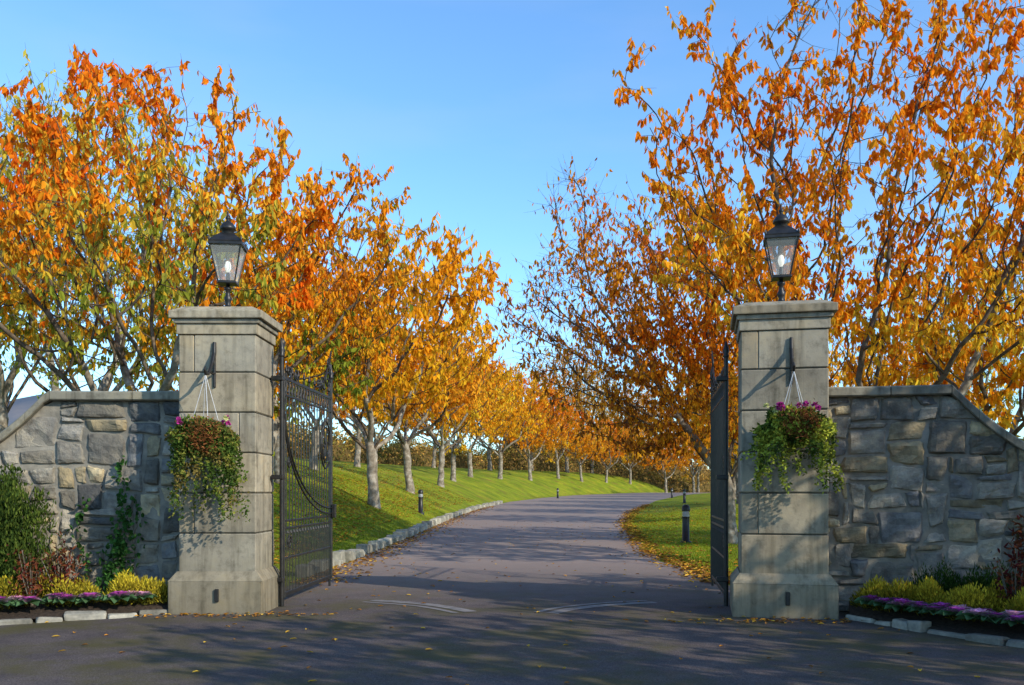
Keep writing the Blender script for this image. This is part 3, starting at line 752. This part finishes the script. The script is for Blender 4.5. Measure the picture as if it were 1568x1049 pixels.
tr, lm = cherry(2.4, 1, (.1, 0), 6, 1.0, 2.2)
me = tree_mesh('cherry_tree', tr, lm, [(0, 0, 6.4, 4.3, 3.3, 2.9), (1.4, -2.6, 5.4, 2.6, 1.6, 1.4), (-2.6, -1.5, 5.6, 2.4, 2, 1.6), (2.8, -.5, 6.2, 1.7, 1.8, 1.5)], 2300, 1, lpt=8.6, lsize=.155, z01=(3, 7.5), trunk_r=.16, ramp=('green', 'olive', 'yellow', 'amber', 'orange', 'orange', 'red'), clump=.65)
place('cherry_tree', me, (-7.3, 17.2, float(gz(-7.3, 17.2))))
tr, lm = cherry(2.2, 2, (0, 0), 5, 1.3, 2.0)
me = tree_mesh('cherry_tree', tr, lm, [(.8, 0, 5.4, 2.3, 2.3, 2.7), (1.9, -.6, 5.8, 1.8, 1.4, 1.5), (2.2, -.4, 7.8, 1.1, 1.0, 1.2, .6)], 1100, 2, lpt=8.6, lsize=.155, z01=(3, 7.5), trunk_r=.13, ramp=('green', 'amber', 'orange', 'orange', 'red'), mix=('brown', .12))
place('cherry_tree', me, (-5.5, 20.5, float(gz(-5.5, 20.5))))
tr, lm = cherry(2.2, 3, (-.1, 0), 6, 1.1, 2.4)
me = tree_mesh('cherry_tree', tr, lm, [(.2, 0, 7.4, 4.6, 3.3, 4.0), (-3.6, -.8, 8.4, 1.7, 1.3, 1.7, .5), (-3.2, -.8, 6.2, 1.8, 1.4, 1.2, .8), (2.0, -2.2, 5.6, 2.8, 1.6, 1.8), (-2.2, -1.6, 5.3, 2.4, 1.6, 1.4)], 2800, 3, lpt=8, lsize=.155, z01=(2.5, 9), trunk_r=.16, ramp=('yellow', 'yellow', 'amber', 'orange', 'orange', 'red'), clump=.75)
place('cherry_tree', me, (7.2, 17.6, float(gz(7.2, 17.6))))
tr, lm = cherry(1.8, 4, (-.1, 0), 6, 1.0, 2.4)
me = tree_mesh('cherry_tree', tr, lm, [(-2.0, 0, 6.2, 4.0, 3.4, 3.7), (-2.2, -1, 4.2, 3.4, 2.4, 1.9), (-4.8, 0, 6.2, 1.9, 2.2, 1.5), (-4.4, 0, 9.2, 1.4, 1.6, 1.3, .6)], 3100, 4, lpt=8, lsize=.15, z01=(1, 8), trunk_r=.17, ramp=('brown', 'amber', 'orange', 'red'), mix=('brown', .2), tl=.75, tpn=2.8,
               dens=lambda P: np.clip(.66 + (P[:, 0] + 3.0) * .30, .2, 1.2))
place('cherry_tree', me, (6.1, 25.5, float(gz(6.1, 25.5))))

var = []
for s in range(3):
    tr, lm = cherry(2.0, 20 + s, (.15 * (s - 1), .1), 6, 1.0, 1.9)
    var.append(tree_mesh('cherry_tree', tr, lm, [(0, 0, 5.6, 4.1, 4.1, 2.9), (1.5 - s, 1, 6.4, 2.6, 2.6, 2.6), (-1, -1.4 + s, 4.2, 3.2, 3.0, 1.4)], 1400, 30 + s, step=.34, kill=.64, lpt=9.5, lsize=.22, z01=(2, 8), simple=True, trunk_r=.16, tip=.010, tpn=1.6, tl=.65,
                         ramp=(('amber', 'amber', 'orange', 'orange'), ('yellow', 'amber', 'orange', 'red'), ('yellow', 'amber', 'amber', 'orange'))[s], clump=.5))
bare = []
for s in range(3):
    tr, lm = cherry(2.4, 50 + s, (0, 0), 6, 1.6, 2.4)
    bare.append(tree_mesh('birch_tree', tr, lm, [(0, 0, 7.2, 3.2, 3.2, 4.4)], 1300, 60 + s, step=.38, kill=.64, lpt=(5.0, 1.6, 8)[s], lsize=.2, z01=(3, 10), simple=True, trunk_r=.16, tip=.009, tpn=2.2, tl=.95, ramp=(('green', 'olive', 'yellow'), ('olive', 'brown', 'amber'), ('tan', 'amber', 'tan', 'orange'))[s]))

def tree(m, x, y, sc, rot, name='cherry_tree'):
    place(name, m, (x, y, float(gz(x, y)) - .05), rot, (sc, sc, sc))
for i, (x, y, sc) in enumerate([(-5.4, 36, 1.32), (-8.4, 33, 1.0), (-5.8, 52, 1.35), (-9.8, 45, 1.15), (-5.4, 69, 1.4), (-10.5, 62, 1.2), (-4.3, 94, 1.45), (-5.2, 81, 1.4), (-1.4, 105, 1.5), (2.4, 118, 1.4), (6.6, 131, 1.3), (10.5, 138, 1.2), (15, 146, 1.2), (-12, 80, 1.2), (-9, 105, 1.3), (-3, 124, 1.7), (3, 140, 1.8), (20, 155, 1.3), (27, 160, 1.4), (33, 166, 1.5)]):
    tree(var[i % 3], x, y, sc, i * 1.37)
for i, (x, y, sc) in enumerate([(12.6, 24, 1.0), (10.6, 37, 1.0), (12.6, 48, 1.0), (14.9, 60, 1.05), (17.8, 73, 1.1), (21, 87, 1.1), (25, 101, 1.15), (29, 116, 1.2), (22, 52, 1.1), (33, 128, 1.2)]):
    tree(var[(i + 1) % 3], x, y, sc, i * 2.1 + 1)
for i, (x, y, sc, k) in enumerate([(-14.5, 26, .95, 0), (-11, 24, 1.0, 0), (-19, 33, 1.1, 1), (-22, 44, 1.2, 1), (-18, 50, 1.2, 0), (15.5, 20.5, .9, 1), (29, 58, 1.2, 0), (9, 150, 1.9, 2), (14, 160, 1.7, 2), (20, 168, 1.6, 2), (26, 176, 1.6, 2), (35, 172, 1.5, 2), (44, 160, 1.5, 2)]):
    tree(bare[k], x, y, sc, i * 1.9, 'birch_tree')
# trees beside the forecourt, right of the camera (their shade falls across it)
for i, (x, y, sc) in enumerate([(10.9, 6.6, .80), (7.2, 2.9, .74), (9.2, -.6, .78), (14.5, 3, .85), (5.6, -3.6, .7), (12, -4, .85)]):
    tree(var[i % 3], x, y, sc, i * 2.3 + .5)

# distant undergrowth
mb = MB(); r = np.random.default_rng(71)
def hedge(pts, n, w, h, lf, pal):
    P = np.array(pts, float); S = np.r_[0, np.cumsum(np.linalg.norm(np.diff(P, axis=0), axis=1))]
    hf = lambda u: h * (.66 + .2 * np.sin(u * .35) * np.sin(u * .13 + 1) + .14 * np.sin(u * .9 + 2))
    us = np.arange(0, S[-1], 1.0); m = 9; V = []
    for u in us:
        cx = np.interp(u, S, P[:, 0]); cy = np.interp(u, S, P[:, 1]); e = .5
        tx = np.interp(u + e, S, P[:, 0]) - np.interp(u - e, S, P[:, 0]); ty = np.interp(u + e, S, P[:, 1]) - np.interp(u - e, S, P[:, 1]); l_ = math.hypot(tx, ty)
        for k in range(m):
            a = math.pi * k / (m - 1); o = -math.cos(a) * w * 1.3 + r.normal(0, .15); zz = math.sin(a) ** .6 * hf(u) * .86 * r.uniform(.85, 1.05)
            x = cx - ty / l_ * o; y = cy + tx / l_ * o; V.append((x, y, float(gz(x, y)) - .2 + zz))
    mb.add(V, [[i * m + j, i * m + j + 1, (i + 1) * m + j + 1, (i + 1) * m + j] for i in range(len(us) - 1) for j in range(m - 1)], 1, smooth=True)
    u = r.uniform(0, S[-1], n); x = np.interp(u, S, P[:, 0]) + r.normal(0, w, n); y = np.interp(u, S, P[:, 1]) + r.normal(0, w, n)
    z = gz(x, y) + hf(u) * r.uniform(0, 1.12, n) ** .8
    A = np.stack([x, y, z], 1); k = snoise(A, .9, 5); pa = np.array(pal)
    col = pa[np.clip(((k + 1.2) / 2.4 * len(pa)).astype(int), 0, len(pa) - 1)] * r.uniform(.5, 1.4, (n, 1))
    leaves(mb, A, r.normal(size=(n, 3)), lf * r.uniform(.6, 1.4, n), lf * .5, col, 0, True, rng=r)
HP = [(.13, .14, .03), (.28, .22, .05), (.48, .28, .07), (.58, .33, .08), (.28, .24, .05)]
hedge([(-20, 62), (-21, 90), (-14, 118), (0, 148), (22, 172), (40, 178), (62, 170)], 40000, 1.6, 4.4, .38, HP)
hedge([(19, 24), (21, 50), (27, 80), (35, 110), (42, 140), (50, 165)], 22000, 1.4, 4.0, .3, HP)
hedge([(0, 158), (24, 182), (46, 186), (75, 170)], 20000, 2.2, 11, .6, [(.3, .2, .07), (.5, .3, .1), (.62, .36, .1), (.4, .28, .1)])
mb.obj('undergrowth', [M_plant, M_thick])

# ------------------------------------------------------------------ grass & litter
mb = MB(); r = np.random.default_rng(81)
n = 110000; y = 14.5 + 34 * r.uniform(0, 1, n) ** 1.5; sd = r.random(n) < .6
x = np.where(sd, le(y) - .15 - 9 * r.uniform(0, 1, n), re(y) + .12 + 6 * r.uniform(0, 1, n))
x = np.where((y < 16) & ~sd, np.maximum(x, 3.65), x)
P = np.stack([x, y, gz(x, y) - .005], 1); D = np.c_[r.normal(size=(n, 2)) * .45, np.ones(n)]
pt_ = np.clip(.5 + .5 * snoise(P, .7, 9), 0, 1)[:, None]
col = (np.array([[.14, .21, .012]]) * pt_ + np.array([[.32, .34, .022]]) * (1 - pt_)) * r.uniform(.5, 1.3, (n, 1))
leaves(mb, P, D, r.uniform(.04, .09, n), .012, col, 0, True, rng=r)
mb.obj('grass', [M_plant])

mb = MB(); r = np.random.default_rng(82)
def litter(x, y, dz, sz, pal, flat=.25):
    n = len(x); P = np.stack([x, y, gz(x, y) + dz], 1)
    a = r.uniform(0, 6.28, n); D = np.stack([np.cos(a), np.sin(a), r.uniform(-.02, flat, n)], 1); side = nrm(np.stack([-np.sin(a), np.cos(a), r.uniform(-flat, flat, n)], 1))
    pa = np.array(pal); col = pa[r.integers(0, len(pa), n)] * r.uniform(.6, 1.3, (n, 1))
    leaves(mb, P, D, sz * r.uniform(.6, 1.3, n), sz * .5, col, 0, False, rng=r, side=side)
LP_ = [(.55, .25, .03), (.42, .17, .03), (.28, .13, .04), (.65, .38, .05), (.18, .09, .03)]
n = 7500; y = 17 + 50 * r.uniform(0, 1, n) ** 1.5; x = le(y) - 1.2 - np.abs(r.normal(0, 4, n)); litter(x, y, .05, .11, LP_)
n = 3200; y = 15 + 55 * r.uniform(0, 1, n) ** 1.6; x = re(y) + r.normal(.1, .22, n); litter(x, y, .03, .11, LP_)
n = 1500; y = 15 + 50 * r.uniform(0, 1, n) ** 1.5; x = re(y) + np.abs(r.normal(0, 3, n)); litter(x, y, .05, .11, LP_)
n = 1500; y = 15 + 50 * r.uniform(0, 1, n) ** 1.5; x = le(y) + np.abs(r.normal(.0, .35, n)); litter(x, y, .02, .10, LP_)
n = 520; y = r.uniform(6, 40, n); x = r.uniform(-1, 1, n) * np.where(y < 11, 6, 3.4); litter(x, y, .016, .07, LP_)
n = 260; x = r.normal(0, 1, n); y = 11.1 + r.normal(0, .12, n); x = np.where(r.random(n) < .5, -3.7 + x * .8, 3.3 + x * .8); litter(x, np.where(x < 0, y + .05, y - .5), .02, .07, LP_)
mb.obj('fallen_leaves', [M_litter])

# ------------------------------------------------------------------ distant hill
mb = MB(); V = []; xsn = np.linspace(-2600, -120, 60)
for j, (yd, hf) in enumerate(((1300, 0), (1500, .55), (1700, 1), (2200, .6))):
    for x in xsn:
        hgt = (152 + 24 * math.sin(x * .0021 + .6) + 14 * math.sin(x * .006) + 7 * math.sin(x * .02)) * sstep(150, 800, abs(x)) * 1.25
        V.append((x, yd, hgt * hf + (0 if j else -5)))
mb.add(V, [[j * 60 + i, j * 60 + i + 1, (j + 1) * 60 + i + 1, (j + 1) * 60 + i] for j in range(3) for i in range(59)], smooth=True)
mb.obj('hill', [M_hill])

# ------------------------------------------------------------------ light, sky, camera
EL = math.radians(27); H = Vector((.80, -.60, 0)).normalized()
S = Vector((H.x * math.cos(EL), H.y * math.cos(EL), math.sin(EL)))
ld = bpy.data.lights.new('sun', 'SUN'); ld.energy = 5.0; ld.angle = math.radians(.5); ld.color = (1, .93, .78)
lo = bpy.data.objects.new('sun', ld); lo.rotation_euler = S.to_track_quat('Z', 'Y').to_euler(); lo.location = (20, -15, 20); scene.collection.objects.link(lo)
w = bpy.data.worlds.new('World'); scene.world = w; w.use_nodes = True; nt = w.node_tree
bg = nt.nodes['Background']; sk = nt.nodes.new('ShaderNodeTexSky'); sk.sky_type = 'NISHITA'; sk.sun_disc = False
sk.sun_elevation = EL; sk.sun_rotation = math.atan2(H.x, H.y); sk.air_density = 1.0; sk.dust_density = .3; sk.ozone_density = 1.5
mx = nt.nodes.new('ShaderNodeMix'); mx.data_type = 'RGBA'; mx.blend_type = 'MULTIPLY'; mx.inputs[0].default_value = 1
mx.inputs[7].default_value = (1.42, 2.05, 2.55, 1)
tc = nt.nodes.new('ShaderNodeTexCoord'); mp = nt.nodes.new('ShaderNodeMapping'); mp.inputs['Scale'].default_value = (1.2, 1.2, 5); mp.inputs['Rotation'].default_value = (0, .35, .4)
nz = nt.nodes.new('ShaderNodeTexNoise'); nz.inputs['Scale'].default_value = 1.6; nz.inputs['Detail'].default_value = 5
rp = nt.nodes.new('ShaderNodeValToRGB'); rp.color_ramp.elements[0].position = .5; rp.color_ramp.elements[1].position = .85
rp.color_ramp.elements[0].color = (0, 0, 0, 1); rp.color_ramp.elements[1].color = (.25, .25, .25, 1)
m2 = nt.nodes.new('ShaderNodeMix'); m2.data_type = 'RGBA'; m2.inputs[7].default_value = (5.5, 6.2, 6.8, 1)
nt.links.new(tc.outputs['Generated'], mp.inputs[0]); nt.links.new(mp.outputs[0], nz.inputs['Vector']); nt.links.new(nz.outputs['Fac'], rp.inputs[0]); nt.links.new(rp.outputs[0], m2.inputs[0])
nt.links.new(sk.outputs[0], mx.inputs[6]); nt.links.new(mx.outputs[2], m2.inputs[6]); nt.links.new(m2.outputs[2], bg.inputs[0]); bg.inputs[1].default_value = .125
cam = bpy.data.cameras.new('camera'); co = bpy.data.objects.new('camera', cam); scene.collection.objects.link(co)
co.location = (0, 0, 1.5); co.rotation_euler = (math.radians(90), 0, 0)
cam.lens = 36 * 1400 / 1568; cam.sensor_width = 36; cam.shift_y = 230.5 / 1568; cam.clip_end = 8000; cam.clip_start = .1
scene.camera = co
scene.view_settings.view_transform = 'Standard'; scene.view_settings.look = 'None'; scene.view_settings.exposure = 0
